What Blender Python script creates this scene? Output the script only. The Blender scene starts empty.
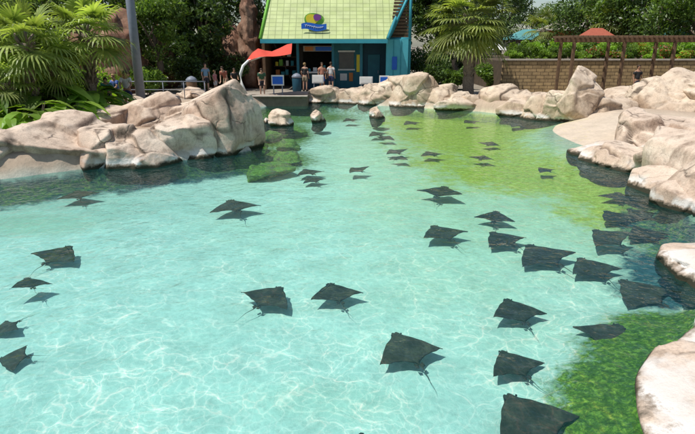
import bpy, bmesh, math, random
import numpy as np
from mathutils import Vector, noise, Matrix, Euler
random.seed(7)
rng=np.random.default_rng(7)
scene=bpy.context.scene
COL=scene.collection
R=math.radians
F=545.0; TH=R(17.5); H=3.2
CT,ST=math.cos(TH),math.sin(TH)

# ---- survey helpers: where a sight line meets a level / a distance -------
def P(px,py,z=0.0):
    u=(px-347.5)/F; v=-(py-217)/F
    dy=CT+v*ST; dz=-ST+v*CT
    t=(z-H)/dz
    return u*t,dy*t,t/F
def A(px,py,y):
    u=(px-347.5)/F; v=-(py-217)/F
    dy=CT+v*ST; dz=-ST+v*CT
    t=y/dy
    return u*t,H+dz*t,t/F

# ---------------- materials ------------------------------------------------
def newmat(name):
    m=bpy.data.materials.new(name); m.use_nodes=True
    nt=m.node_tree; nt.nodes.clear()
    out=nt.nodes.new('ShaderNodeOutputMaterial')
    return m,nt,out
def ramp(nt,fac,stops,interp='LINEAR'):
    r=nt.nodes.new('ShaderNodeValToRGB'); r.color_ramp.interpolation=interp
    el=r.color_ramp.elements
    while len(el)<len(stops): el.new(0.5)
    for e,(p,c) in zip(el,stops):
        e.position=p; e.color=(c[0],c[1],c[2],1) if hasattr(c,'__len__') else (c,c,c,1)
    nt.links.new(fac,r.inputs[0]); return r.outputs[0]
def noi(nt,vec,scale,detail=4,rough=.55,dist=0):
    n=nt.nodes.new('ShaderNodeTexNoise'); n.inputs['Scale'].default_value=scale
    n.inputs['Detail'].default_value=detail; n.inputs['Roughness'].default_value=rough
    n.inputs['Distortion'].default_value=dist
    nt.links.new(vec,n.inputs['Vector']); return n
def mix(nt,fac,a,b,mode='MIX'):
    m=nt.nodes.new('ShaderNodeMix'); m.data_type='RGBA'; m.blend_type=mode
    for s,v in ((m.inputs[0],fac),(m.inputs[6],a),(m.inputs[7],b)):
        if isinstance(v,bpy.types.NodeSocket): nt.links.new(v,s)
        elif hasattr(v,'__len__'): s.default_value=(v[0],v[1],v[2],1)
        else: s.default_value=v
    return m.outputs[2]
def mth(nt,op,a,b=0.0,c=0.0):
    m=nt.nodes.new('ShaderNodeMath'); m.operation=op
    for s,v in zip(m.inputs,(a,b,c)):
        if isinstance(v,bpy.types.NodeSocket): nt.links.new(v,s)
        else: s.default_value=v
    return m.outputs[0]
def bump(nt,h,strength,dist=.05):
    b=nt.nodes.new('ShaderNodeBump'); b.inputs['Strength'].default_value=strength
    b.inputs['Distance'].default_value=dist
    nt.links.new(h,b.inputs['Height']); return b.outputs[0]
def princ(nt,out,col,rough=.8,nrm=None,spec=.3):
    p=nt.nodes.new('ShaderNodeBsdfPrincipled')
    if isinstance(col,bpy.types.NodeSocket): nt.links.new(col,p.inputs['Base Color'])
    else: p.inputs['Base Color'].default_value=(*col,1)
    if isinstance(rough,bpy.types.NodeSocket): nt.links.new(rough,p.inputs['Roughness'])
    else: p.inputs['Roughness'].default_value=rough
    p.inputs['Specular IOR Level'].default_value=spec
    if nrm: nt.links.new(nrm,p.inputs['Normal'])
    nt.links.new(p.outputs[0],out.inputs[0]); return p
def pos(nt): 
    return nt.nodes.new('ShaderNodeNewGeometry').outputs['Position']
def objc(nt):
    return nt.nodes.new('ShaderNodeTexCoord').outputs['Object']
def warpv(nt,src,base,scale,amt,det=2):
    nd=noi(nt,base,scale,det,.5)
    sb=nt.nodes.new('ShaderNodeVectorMath'); sb.operation='SUBTRACT'; nt.links.new(nd.outputs['Color'],sb.inputs[0]); sb.inputs[1].default_value=(.5,.5,.5)
    off=nt.nodes.new('ShaderNodeVectorMath'); off.operation='SCALE'; off.inputs['Scale'].default_value=amt
    nt.links.new(sb.outputs[0],off.inputs[0])
    ad=nt.nodes.new('ShaderNodeVectorMath'); ad.operation='ADD'
    nt.links.new(src,ad.inputs[0]); nt.links.new(off.outputs[0],ad.inputs[1]); return ad.outputs[0]
MC={}
def simple(name,c1,c2=None,scale=6,rough=.75,bs=.15,bscale=None,spec=.3):
    if name in MC: return MC[name]
    m,nt,out=newmat(name)
    c2=c2 or tuple(x*.75 for x in c1)
    o=objc(nt)
    n=noi(nt,o,scale,5)
    col=ramp(nt,n.outputs[0],[(.3,c1),(.7,c2)])
    b=noi(nt,o,bscale or scale*6,3)
    princ(nt,out,col,rough,bump(nt,b.outputs[0],bs,.02),spec)
    MC[name]=m; return m

def rock_mat(name,cA,cB,cC,wet_lit=True,moss=0.0):
    m,nt,out=newmat(name); p=pos(nt)
    n1=noi(nt,p,.8,6,.6); n2=noi(nt,p,4.5,7,.68)
    col=ramp(nt,n1.outputs[0],[(.32,cA),(.5,cB),(.66,cC)])
    sp=ramp(nt,n2.outputs[0],[(.32,.68),(.5,1.0),(.7,1.12)])
    col=mix(nt,1.0,col,sp,'MULTIPLY')
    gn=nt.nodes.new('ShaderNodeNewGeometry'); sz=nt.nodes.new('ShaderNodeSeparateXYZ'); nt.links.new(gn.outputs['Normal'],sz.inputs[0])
    if wet_lit: col=mix(nt,ramp(nt,sz.outputs[2],[(.4,0.0),(.95,.40)]),col,(.72,.61,.49))  # upward faces blended paler, sunlit tops put into the colour
    mp=nt.nodes.new('ShaderNodeMapping'); mp.inputs['Scale'].default_value=(3.0,3.0,.6)
    mp.inputs['Rotation'].default_value=(.2,.35,0)
    nt.links.new(p,mp.inputs[0])
    st=noi(nt,mp.outputs[0],1.0,6,.62)
    stf=ramp(nt,st.outputs[0],[(.52,0.0),(.70,.75)])
    col=mix(nt,stf,col,(.19,.13,.09))
    wv=warpv(nt,p,p,2.2,.35,4)
    mp2=nt.nodes.new('ShaderNodeMapping'); mp2.inputs['Scale'].default_value=(.8,.8,1.5); mp2.inputs['Rotation'].default_value=(.35,-.3,.2)
    nt.links.new(wv,mp2.inputs[0])
    vo=nt.nodes.new('ShaderNodeTexVoronoi'); vo.feature='DISTANCE_TO_EDGE'; vo.inputs['Scale'].default_value=.95; nt.links.new(mp2.outputs[0],vo.inputs['Vector'])
    nm_=noi(nt,p,1.1,3)
    fr_=mth(nt,'MULTIPLY',ramp(nt,vo.outputs['Distance'],[(0,1.0),(.016,.5),(.035,0.0)]),ramp(nt,nm_.outputs[0],[(.52,0.0),(.60,1.0)]))
    col=mix(nt,mth(nt,'MULTIPLY',fr_,.7),col,(.08,.055,.04))
    at=nt.nodes.new('ShaderNodeAttribute'); at.attribute_name='crack'
    col=mix(nt,mth(nt,'MULTIPLY',at.outputs['Fac'],.8),col,(.05,.035,.025))
    n3=noi(nt,p,34,4,.7)
    col=mix(nt,1.0,col,ramp(nt,n3.outputs[0],[(.3,.76),(.55,1.04)]),'MULTIPLY')
    if wet_lit:
        sx=nt.nodes.new('ShaderNodeSeparateXYZ'); nt.links.new(p,sx.inputs[0])
        zz=mth(nt,'ADD',sx.outputs[2],mth(nt,'MULTIPLY',mth(nt,'SUBTRACT',n2.outputs[0],.5),.26))
        bl=ramp(nt,zz,[(.10,0.0),(.14,.9),(.22,.7),(.32,0.0)])
        nb=noi(nt,p,1.3,5)
        bl=mth(nt,'MULTIPLY',bl,ramp(nt,nb.outputs[0],[(.42,0.0),(.52,1.0)]))
        col=mix(nt,bl,col,(.68,.65,.61))
        wf=ramp(nt,zz,[(.06,1.0),(.14,0.0)])
        col=mix(nt,wf,col,(.035,.033,.02))
    if moss>0:
        nm=noi(nt,p,3,6,.7)
        col=mix(nt,ramp(nt,nm.outputs[0],[(.5-moss*.3,0.0),(.62-moss*.3,1.0)]),col,ramp(nt,n3.outputs[0],[(.35,(.06,.10,.012)),(.65,(.38,.46,.07))]))
    hh=mth(nt,'ADD',mth(nt,'MULTIPLY',n2.outputs[0],1.0),mth(nt,'MULTIPLY',n3.outputs[0],.35))
    hh=mth(nt,'SUBTRACT',hh,mth(nt,'MULTIPLY',fr_,.6))
    princ(nt,out,col,.85,bump(nt,hh,.6,.06),.2)
    return m
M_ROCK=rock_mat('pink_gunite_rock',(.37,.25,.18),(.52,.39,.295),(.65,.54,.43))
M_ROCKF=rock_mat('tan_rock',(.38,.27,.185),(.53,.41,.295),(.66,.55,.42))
M_ROCKB=rock_mat('brown_cliff_rock',(.17,.085,.055),(.24,.13,.085),(.32,.20,.14),wet_lit=False)
M_ROCKM=rock_mat('mossy_rock',(.10,.10,.04),(.16,.15,.06),(.26,.24,.12),wet_lit=False,moss=.42)
M_ROCKS=rock_mat('submerged_rock',(.10,.09,.06),(.13,.12,.08),(.18,.17,.12),wet_lit=False,moss=.05)

def leaf_mat(name,cd,cl,trans=.35,sc=.7):
    m,nt,out=newmat(name)
    g=nt.nodes.new('ShaderNodeNewGeometry')
    n=noi(nt,g.outputs['Position'],sc,2)
    a=ramp(nt,g.outputs['Random Per Island'],[(0,cd),(1,cl)])
    col=mix(nt,1.0,a,ramp(nt,n.outputs[0],[(.35,.5),(.65,1.35)]),'MULTIPLY')
    d=nt.nodes.new('ShaderNodeBsdfPrincipled'); d.inputs['Roughness'].default_value=.42
    d.inputs['Specular IOR Level'].default_value=.4
    t=nt.nodes.new('ShaderNodeBsdfTranslucent')
    nt.links.new(col,d.inputs['Base Color'])
    tc=mix(nt,1.0,col,(1.4,1.5,.5),'MULTIPLY'); nt.links.new(tc,t.inputs[0])
    ms=nt.nodes.new('ShaderNodeMixShader'); ms.inputs[0].default_value=trans
    nt.links.new(d.outputs[0],ms.inputs[1]); nt.links.new(t.outputs[0],ms.inputs[2])
    nt.links.new(ms.outputs[0],out.inputs[0]); return m
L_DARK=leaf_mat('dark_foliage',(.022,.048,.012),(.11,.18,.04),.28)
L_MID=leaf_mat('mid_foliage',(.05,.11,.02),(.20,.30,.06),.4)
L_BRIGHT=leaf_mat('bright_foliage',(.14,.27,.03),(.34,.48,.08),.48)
L_PALM=leaf_mat('palm_leaf',(.18,.26,.055),(.40,.47,.15),.45)
L_PALM2=leaf_mat('sabal_leaf',(.14,.19,.05),(.36,.40,.12),.42)
L_RED=leaf_mat('red_flower',(.35,.03,.03),(.5,.08,.06),.3)
M_BARK=simple('bark',(.10,.075,.05),(.19,.15,.11),9,.9,.7,20)
M_PBARK=simple('palm_bark',(.14,.11,.08),(.27,.22,.17),14,.9,.8,25)

# ---------------- mesh helpers ---------------------------------------------
def link(o,parent=None):
    COL.objects.link(o)
    if parent: o.parent=parent
    return o
def meshobj(name,verts,faces,mat=None,parent=None,smooth=False):
    me=bpy.data.meshes.new(name)
    me.from_pydata([tuple(v) for v in verts],[],[tuple(f) for f in faces]); me.update()
    if mat: me.materials.append(mat)
    if smooth: me.polygons.foreach_set('use_smooth',[True]*len(me.polygons))
    o=bpy.data.objects.new(name,me); return link(o,parent)
def empty(name,loc=(0,0,0),rz=0):
    e=bpy.data.objects.new(name,None); e.location=loc; e.rotation_euler=(0,0,rz)
    e.empty_display_size=.2; COL.objects.link(e); return e
def tag(o,label,cat,group=None):
    o['label']=label; o['category']=cat
    if group: o['group']=group
def box(name,x0,x1,y0,y1,z0,z1,mat,parent=None,bev=.01):
    bm=bmesh.new(); bmesh.ops.create_cube(bm,size=1)
    for v in bm.verts:
        v.co=Vector((x0+(v.co.x+.5)*(x1-x0),y0+(v.co.y+.5)*(y1-y0),z0+(v.co.z+.5)*(z1-z0)))
    if bev: bmesh.ops.bevel(bm,geom=bm.edges[:],offset=min(bev,.3*min(x1-x0,y1-y0,z1-z0)),segments=2,affect='EDGES',profile=.5)
    me=bpy.data.meshes.new(name); bm.to_mesh(me); bm.free(); me.materials.append(mat)
    return link(bpy.data.objects.new(name,me),parent)
def tube_data(pts,radii,n=8,cap=True):
    V=[];Fc=[]
    pts=[Vector(p) for p in pts]
    for i,p in enumerate(pts):
        d=(pts[min(i+1,len(pts)-1)]-pts[max(i-1,0)]).normalized()
        a=d.cross(Vector((0,0,1)))
        if a.length<.05: a=d.cross(Vector((0,1,0)))
        a.normalize(); b=d.cross(a)
        for k in range(n):
            an=2*math.pi*k/n
            V.append(p+(a*math.cos(an)+b*math.sin(an))*radii[i])
    for i in range(len(pts)-1):
        for k in range(n):
            Fc.append((i*n+k,i*n+(k+1)%n,(i+1)*n+(k+1)%n,(i+1)*n+k))
    if cap:
        Fc.append(tuple(range(n))[::-1]); Fc.append(tuple((len(pts)-1)*n+k for k in range(n)))
    return V,Fc
def tube(name,pts,radii,mat,parent=None,n=10):
    if not hasattr(radii,'__len__'): radii=[radii]*len(pts)
    V,Fc=tube_data(pts,radii,n); return meshobj(name,V,Fc,mat,parent,True)
class MB:
    def __init__(s): s.V=[];s.F=[]
    def add(s,V,Fc):
        o=len(s.V); s.V+=[tuple(v) for v in V]; s.F+=[tuple(i+o for i in f) for f in Fc]
    def obj(s,name,mat,parent=None,smooth=False): return meshobj(name,s.V,s.F,mat,parent,smooth)
def boxdata(x0,x1,y0,y1,z0,z1):
    V=[(x,y,z) for z in (z0,z1) for y in (y0,y1) for x in (x0,x1)]
    return V,[(0,2,3,1),(4,5,7,6),(0,1,5,4),(2,6,7,3),(0,4,6,2),(1,3,7,5)]

# ---------------- pool floor -----------------------------------------------
FZ=-.56
poly_px=[(0,180),(90,169),(180,161),(252,151),(236,128),(252,108),(300,103),(340,104),(400,107),(480,112),(560,121),(605,128),(582,150),(640,172),(680,207),(700,222)]
poly=[(-13.0,1.4),(-13.0,12.0)]+[P(a,b)[:2] for a,b in poly_px]+[(6.3,8.6),(5.2,7.2),(4.2,5.9),(3.3,4.9),(2.9,3.9),(2.8,1.4)]
poly=np.array(poly)
X0,X1,Y0,Y1=-17.0,20.0,.6,34.0; ST_=.10
xs=np.arange(X0,X1+1e-6,ST_); ys=np.arange(Y0,Y1+1e-6,ST_); X1=xs[-1]; Y1=ys[-1]
GX,GY=np.meshgrid(xs,ys)
def sdist(X,Y):
    d=np.full(X.shape,1e9); ins=np.zeros(X.shape,bool)
    n=len(poly)
    for i in range(n):
        a=poly[i]; b=poly[(i+1)%n]; ab=b-a
        t=np.clip(((X-a[0])*ab[0]+(Y-a[1])*ab[1])/(ab@ab),0,1)
        d=np.minimum(d,np.hypot(X-a[0]-t*ab[0],Y-a[1]-t*ab[1]))
        c=((a[1]>Y)!=(b[1]>Y))
        xi=(b[0]-a[0])*(Y-a[1])/((b[1]-a[1]) if b[1]!=a[1] else 1e-9)+a[0]
        ins^=(c&(X<xi))
    return np.where(ins,d,-d)
SD=sdist(GX,GY)
def nz(X,Y,s,seed=0,oct=4):
    out=np.zeros(X.shape); r=np.random.default_rng(seed); amp=1;tot=0
    for o in range(oct):
        for k in range(4):
            a=r.uniform(0,2*np.pi); f=s*(2**o)*r.uniform(.7,1.3); ph=r.uniform(0,6.28)
            out+=amp*np.sin((X*np.cos(a)+Y*np.sin(a))*f+ph+1.3*np.sin((X*np.sin(a)-Y*np.cos(a))*f*.7+ph*2))/4
        tot+=amp; amp*=.55
    return out/tot
def sm(a,b,x):
    t=np.clip((x-a)/(b-a),0,1); return t*t*(3-2*t)
N1=nz(GX,GY,.9,1); N2=nz(GX,GY,2.7,2); N3=nz(GX,GY,.35,3)
def qd(px,py,rx,ry,rot=0,z=FZ):
    x,y,_=P(px,py,z); dx,dy=GX-x,GY-y; c,s=math.cos(rot),math.sin(rot)
    return np.hypot((dx*c+dy*s)/rx,(-dx*s+dy*c)/ry)
Z=FZ+ (.45-FZ)*sm(.35,-.55,SD+N2*.15) + N1*.025
Z+=.12*sm(1.4,.2,SD)
shf=sm(1.5,.6,qd(625,138,3.6,4.2,0,0)+.1*N1)
Zs=.22-.30*np.clip((P(605,150,0)[0]-GX)+1.2,-3,4)*.45
Z=np.where(shf>0,Z*(1-shf)+np.minimum(np.maximum(Zs,FZ),.5)*shf,Z)
# mossy slope rising towards the near slab
Z+=.16*sm(1.5,.5,qd(668,400,1.3,1.6))*sm(0,.3,SD)
edge=np.minimum.reduce([GX-X0,X1-GX,GY-Y0,Y1-GY])
Z=np.where(edge<.01,.45,Z)
Z=np.where((SD<-1.0)&(shf<.05),.45,Z)
C=np.stack([.66+0*GX,.69+0*GX,.62+0*GX],-1)
C*= (1+.06*N1+.04*N2+.05*N3)[...,None]
def blob(px,py,rx,ry,col,k=1.0,ed=.35,seed=5):
    global C
    q=qd(px,py,rx,ry)+ .22*nz(GX,GY,1.2,seed)+.12*nz(GX,GY,4.5,seed+1)
    w=(sm(1+ed,1-ed,q)*k)[...,None]
    C=C*(1-w)+np.array(col)*w
def mask(lst):
    M=np.zeros(GX.shape)
    for i,(px,py,rx,ry,k) in enumerate(lst):
        q=qd(px,py,rx,ry)+.15*nz(GX,GY,1.1,60+i)
        M=np.maximum(M,np.clip(1.5-q,0,1)*k)
    return M
blob(350,145,3.6,8,(.86,.88,.82),.85,.7,31)  # far-centre glare of reflected roof and sky, put into the floor colour
blob(535,155,8,11,(.66,.62,.32),.75,.7,41)
blob(20,225,1.6,.7,(.50,.56,.40),.5,.6,28)
blob(330,398,.8,.35,(.50,.58,.45),.3,.7,29)
blob(60,205,3,1.6,(.45,.52,.42),.5,.6,30)
w=(sm(.1,-.25,SD))[...,None]
C=C*(1-w)+np.array((.40,.31,.23))*w
w=(shf*sm(-.30,-.02,Z))[...,None]; C=C*(1-w)+np.array((.54,.45,.35))*w
farw=(sm(28.5,31,GY)*sm(-.2,-.8,SD))[...,None]; C=C*(1-farw)+np.array((.34,.30,.25))*farw
C=np.clip(C,.01,.95)
M_OL=mask([(515,138,5.0,8,1),(575,165,3.0,5,1),(470,124,4.8,4.2,.95),(530,176,3.0,2.6,.85),(610,192,1.6,2.8,1),(590,140,3.6,5.4,1),(430,112,4,2.5,.8),(470,162,2.6,2.6,.66),(640,218,1.2,2.0,.85),(600,215,1.2,1.6,.6),(270,130,2,4,.5)])
M_MO=mask([(648,425,.95,1.0,1),(665,378,.95,1.0,1),(600,438,.6,.4,.8),(668,345,.75,.8,.95),(268,160,1.6,2.6,.8),(275,135,1.9,4.0,.88),(300,118,4,3,.65),(590,408,.4,.45,.6),(655,250,.5,1.4,.5),(672,215,.6,1.6,.7)])
band=sm(1.5,.35,SD+N2*.4+N1*.35)*sm(7.5,10.5,GY)
M_MO=np.maximum(M_MO,band*.45)
M_DK=mask([(690,245,1.0,2.2,1),(695,285,1.1,1.3,1),(672,303,.7,.6,.9),(662,270,.6,1.1,.75),(640,295,.5,.7,.6)])  # right channel: dimness of deep water put into the floor colour
left=sm(1.5,.3,SD+N2*.35)*sm(-.5,-1.5,GX)*sm(11,12.5,GY)
M_DK=np.maximum(M_DK,left*.95)
M_DK=np.maximum(M_DK,sm(.7,.1,SD+N2*.3)*sm(.9,.2,np.abs(SD))*.5*sm(6,7,GY))
land=sm(-.15,.1,SD)*(1-shf*.8)
M_OL*=land; M_MO*=land; M_DK*=land
ny,nx=GX.shape
V=np.stack([GX,GY,Z],-1).reshape(-1,3)
idx=np.arange(ny*nx).reshape(ny,nx)
Fq=np.stack([idx[:-1,:-1],idx[:-1,1:],idx[1:,1:],idx[1:,:-1]],-1).reshape(-1,4)
def fastmesh(name,V,Fq,mat,parent=None,smooth=False):
    me=bpy.data.meshes.new(name); k=Fq.shape[1]
    me.vertices.add(len(V)); me.vertices.foreach_set('co',np.ascontiguousarray(V,dtype=np.float32).ravel())
    me.loops.add(Fq.size); me.loops.foreach_set('vertex_index',Fq.astype(np.int32).ravel())
    me.polygons.add(len(Fq)); me.polygons.foreach_set('loop_start',(np.arange(len(Fq))*k).astype(np.int32))
    me.polygons.foreach_set('loop_total',np.full(len(Fq),k,np.int32))
    if smooth: me.polygons.foreach_set('use_smooth',np.ones(len(Fq),bool))
    me.update(calc_edges=True); me.validate()
    me.materials.append(mat)
    return link(bpy.data.objects.new(name,me),parent)
m,nt,out=newmat('pool_floor_plaster')
at=nt.nodes.new('ShaderNodeAttribute'); at.attribute_name='tint'
am=nt.nodes.new('ShaderNodeAttribute'); am.attribute_name='growth_depth'
sp_=nt.nodes.new('ShaderNodeSeparateColor'); nt.links.new(am.outputs['Color'],sp_.inputs[0])
p=pos(nt)
n1=noi(nt,p,1.6,6,.65); n2=noi(nt,p,11,5,.7); n3=noi(nt,p,2.6,8,.72,.6); n4=noi(nt,p,7,8,.75,.5); n5=noi(nt,p,14,7,.78,.4)
col=mix(nt,1.0,at.outputs['Color'],ramp(nt,n1.outputs[0],[(.3,.86),(.6,1.05)]),'MULTIPLY')
col=mix(nt,1.0,col,ramp(nt,n2.outputs[0],[(.3,.86),(.55,1.03)]),'MULTIPLY')
def floor_layer(maskv,col,nn,wid,cA,cB,cC,tex,am_=1.5):
    f=mth(nt,'ADD',maskv,mth(nt,'MULTIPLY',mth(nt,'SUBTRACT',nn.outputs[0],.5),am_))
    f=ramp(nt,f,[(.5-wid,0.0),(.5+wid,1.0)])
    g=ramp(nt,tex.outputs[0],[(.32,cA),(.5,cB),(.66,cC)])
    return mix(nt,f,col,g)
col=floor_layer(sp_.outputs[0],col,n3,.20,(.32,.28,.035),(.54,.47,.06),(.76,.66,.15),n4,1.4)
col=floor_layer(sp_.outputs[2],col,n3,.20,(.02,.042,.05),(.04,.085,.10),(.09,.15,.15),n4)
col=floor_layer(sp_.outputs[1],col,n4,.16,(.03,.055,.008),(.13,.185,.018),(.42,.50,.055),n5,1.1)
hb=mth(nt,'ADD',n1.outputs[0],mth(nt,'MULTIPLY',mth(nt,'MULTIPLY',n5.outputs[0],sp_.outputs[1]),1.4))
princ(nt,out,col,.9,bump(nt,hb,.6,.09),.1)
fl=fastmesh('pool_floor',V,Fq,m,None,True)
def cattr(nm,A3):
    ca=fl.data.color_attributes.new(nm,'FLOAT_COLOR','POINT')
    ca.data.foreach_set('color',np.concatenate([A3.reshape(-1,3),np.ones((ny*nx,1))],1).astype(np.float32).ravel())
cattr('tint',C); cattr('growth_depth',np.stack([M_OL,M_MO,M_DK],-1))
fl['kind']='structure'

# ---------------- ground ---------------------------------------------------
B=900
m,nt,out=newmat('ground_paving'); p=pos(nt)
n1=noi(nt,p,.35,6); n2=noi(nt,p,6,5)
col=ramp(nt,n1.outputs[0],[(.3,(.20,.17,.13)),(.7,(.33,.29,.24))])
col=mix(nt,1.0,col,ramp(nt,n2.outputs[0],[(.3,.8),(.6,1.05)]),'MULTIPLY')
princ(nt,out,col,.9,bump(nt,n2.outputs[0],.2,.02),.2)
gv=[(-B,-B,.45),(B,-B,.45),(B,B,.45),(-B,B,.45),(X0,Y0,.45),(X1,Y0,.45),(X1,Y1,.45),(X0,Y1,.45)]
g=meshobj('ground',gv,[(0,1,5,4),(1,2,6,5),(2,3,7,6),(3,0,4,7)],m); g['kind']='structure'

# ---------------- water ----------------------------------------------------
m,nt,out=newmat('pool_water'); p=pos(nt)
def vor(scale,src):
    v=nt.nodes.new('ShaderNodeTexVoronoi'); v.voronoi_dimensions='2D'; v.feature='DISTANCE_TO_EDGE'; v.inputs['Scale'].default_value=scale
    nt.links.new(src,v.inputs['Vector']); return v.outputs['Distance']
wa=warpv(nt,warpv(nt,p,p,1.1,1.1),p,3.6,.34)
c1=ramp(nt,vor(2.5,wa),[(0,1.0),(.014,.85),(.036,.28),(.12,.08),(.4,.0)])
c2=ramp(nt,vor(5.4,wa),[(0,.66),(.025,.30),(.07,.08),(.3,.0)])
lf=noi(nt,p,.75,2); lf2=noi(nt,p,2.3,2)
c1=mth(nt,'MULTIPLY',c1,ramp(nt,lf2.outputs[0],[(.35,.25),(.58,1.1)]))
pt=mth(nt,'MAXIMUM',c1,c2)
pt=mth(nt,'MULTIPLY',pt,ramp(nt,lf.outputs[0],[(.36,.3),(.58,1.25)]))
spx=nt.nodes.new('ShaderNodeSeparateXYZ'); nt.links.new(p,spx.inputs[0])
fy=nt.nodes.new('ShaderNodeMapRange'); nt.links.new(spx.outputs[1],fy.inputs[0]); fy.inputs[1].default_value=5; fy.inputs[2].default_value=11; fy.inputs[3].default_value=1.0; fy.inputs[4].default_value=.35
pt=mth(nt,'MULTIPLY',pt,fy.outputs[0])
tr=ramp(nt,pt,[(0,(.56,.81,.805)),(.25,(.645,.865,.86)),(.6,(.82,.97,.965)),(1,(1,1,1))])  # caustic light pattern put into the transmission colour of the water
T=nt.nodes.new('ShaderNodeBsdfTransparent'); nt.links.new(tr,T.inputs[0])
D=nt.nodes.new('ShaderNodeBsdfDiffuse'); D.inputs[0].default_value=(.08,.60,.60,1)  # teal veil stands in for light scattered in the water, lifts shadows
mt=nt.nodes.new('ShaderNodeMixShader'); mt.inputs[0].default_value=.025
nt.links.new(T.outputs[0],mt.inputs[1]); nt.links.new(D.outputs[0],mt.inputs[2])
w1=noi(nt,p,2.2,3,.55,.4); w2=noi(nt,p,8,2,.5,.3)
hh=mth(nt,'ADD',w1.outputs[0],mth(nt,'MULTIPLY',w2.outputs[0],.35))
bn=bump(nt,hh,.62,.10)
G=nt.nodes.new('ShaderNodeBsdfGlossy'); G.inputs['Roughness'].default_value=.04; nt.links.new(bn,G.inputs['Normal'])
G.inputs[0].default_value=(.95,.98,1,1)
fr=nt.nodes.new('ShaderNodeFresnel'); fr.inputs[0].default_value=1.33; nt.links.new(bn,fr.inputs['Normal'])
fac=mth(nt,'MINIMUM',mth(nt,'MULTIPLY',fr.outputs[0],.8),.42)
ms=nt.nodes.new('ShaderNodeMixShader'); nt.links.new(fac,ms.inputs[0])
nt.links.new(mt.outputs[0],ms.inputs[1]); nt.links.new(G.outputs[0],ms.inputs[2])
nt.links.new(ms.outputs[0],out.inputs[0])
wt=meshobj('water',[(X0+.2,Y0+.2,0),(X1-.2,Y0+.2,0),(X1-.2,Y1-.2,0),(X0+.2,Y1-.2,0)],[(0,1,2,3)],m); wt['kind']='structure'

# ---------------- boulders -------------------------------------------------
ICO={}
def ico(sub):
    if sub not in ICO:
        bm=bmesh.new(); bmesh.ops.create_icosphere(bm,subdivisions=sub,radius=1)
        ICO[sub]=(np.array([v.co[:] for v in bm.verts]),np.array([[v.index for v in f.verts] for f in bm.faces])); bm.free()
    return ICO[sub]
def make_rock(name,loc,half,seed,mat,sub=6,rz=None,k=42,crack=.055,npl=13,rough=.9,cell=.52,sup=3.0,offr=(.58,.92)):
    d,Fc=ico(sub); r=np.random.default_rng(seed)
    N=r.normal(size=(npl,3)); N[:,2]=N[:,2]*.7+.3; N/=np.linalg.norm(N,axis=1)[:,None]
    offs=r.uniform(offr[0],offr[1],npl)
    tp=np.array([[r.uniform(-.5,.5),r.uniform(-.6,.0),1.0]]); tp/=np.linalg.norm(tp)
    N=np.concatenate([N,tp]); offs=np.append(offs,.72)
    dt=d@N.T
    val=np.where(dt>.04,offs/np.maximum(dt,.04),30)
    base=1.0/(np.abs(d)**sup).sum(1)**(1/sup)
    val=np.concatenate([val,base[:,None]],1)
    rad=-np.log(np.exp(-k*val).sum(1))/k
    v=d*rad[:,None]*np.array(half)
    ext=np.abs(v).max(0); v*=np.array(half)/ext
    S=min(min(half),1.0); o=Vector(r.uniform(-50,50,3))
    nn=d/np.array(half); nn/=np.linalg.norm(nn,axis=1)[:,None]
    disp=np.empty(len(v)); cr=np.empty(len(v))
    f1=1.0/max(S,.25); fc=cell/max(S,.3)
    for i,q in enumerate(v):
        q=Vector(q)
        a=noise.noise(q*f1*.7+o); b=noise.fractal(q*f1*2.0+o,.85,2.1,5)
        nv=noise.noise_vector(q*f1*1.8+o)
        qq=q*fc+nv*.08+o; qq.z*=1.5
        ds,pts=noise.voronoi(qq)
        e=ds[1]-ds[0]
        h=noise.cell_vector(pts[0]*7.3)
        rel=qq-pts[0]
        facet=rel.dot(h-Vector((.5,.5,.5)))*.5+(h.x-.5)*.32
        blend=min(1.0,e/.05)
        fade=max(0.0,min(1.0,(noise.noise(q*f1*.8+o*2.3)-.02)*5))
        g=math.exp(-(e/.026)**2)*fade
        disp[i]=S*(rough*(.05*a+.032*b)+facet*(.2+.8*blend)*.8)-g*crack*S
        cr[i]=g
    v=v+nn*disp[:,None]
    ob=fastmesh(name,v,Fc,mat,None,True)
    at=ob.data.attributes.new('crack','FLOAT','POINT'); at.data.foreach_set('value',cr.astype(np.float32))
    ob.location=loc; ob.rotation_euler=(0,0,r.uniform(-.2,.2) if rz is None else rz)
    return ob
RS=[1200]
def boulder(px,pyb,w,h,dep=None,mat=None,sub=6,label='large pink-tan sculpted boulder at the pool edge',z=0.0,sink=.45,rz=None,group='boulders around the pool',seed=None,wm=1.16,**kw):
    x,y,s=P(px,pyb,z)
    hw=w*s/2*wm; hh=h*s; dp=(dep if dep else w*s*.8)/2
    RS[0]+=1
    sink=max(sink,.5*hh) if z==0 else sink
    tot=(hh+sink)/2
    ob=make_rock('boulder',(x,y+dp*.9,z+hh-tot),(hw,dp,tot),seed or RS[0],mat or M_ROCK,sub,rz,**kw)
    tag(ob,label,'rock',group); return ob
LB='massive pink-tan boulder with cracks rising from the water'
boulder(-45,182,120,64,3)
boulder(26,174,118,60,3.4,label=LB)
boulder(88,170,60,46,2.2,label=LB)
boulder(92,142,84,38,2.4)
boulder(124,169,80,42,2.2,label='low slab-like pink boulder with dark waterline')
boulder(168,163,72,50,2.2)
boulder(146,140,92,48,2.4)
boulder(214,155,80,77,2.8,label='tallest blocky upright pink boulder standing in the water',sup=3.0,offr=(.74,1.0),cell=.34,npl=9)
boulder(185,140,60,46,2.0)
boulder(160,116,36,26,1.4,sub=5)
boulder(70,128,60,20,1.4,sub=5)
boulder(20,122,70,12,1.4,sub=5)
boulder(190,100,34,14,1.5,sub=5,z=.4)
boulder(122,112,34,14,1.5,sub=5,z=.4)
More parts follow.
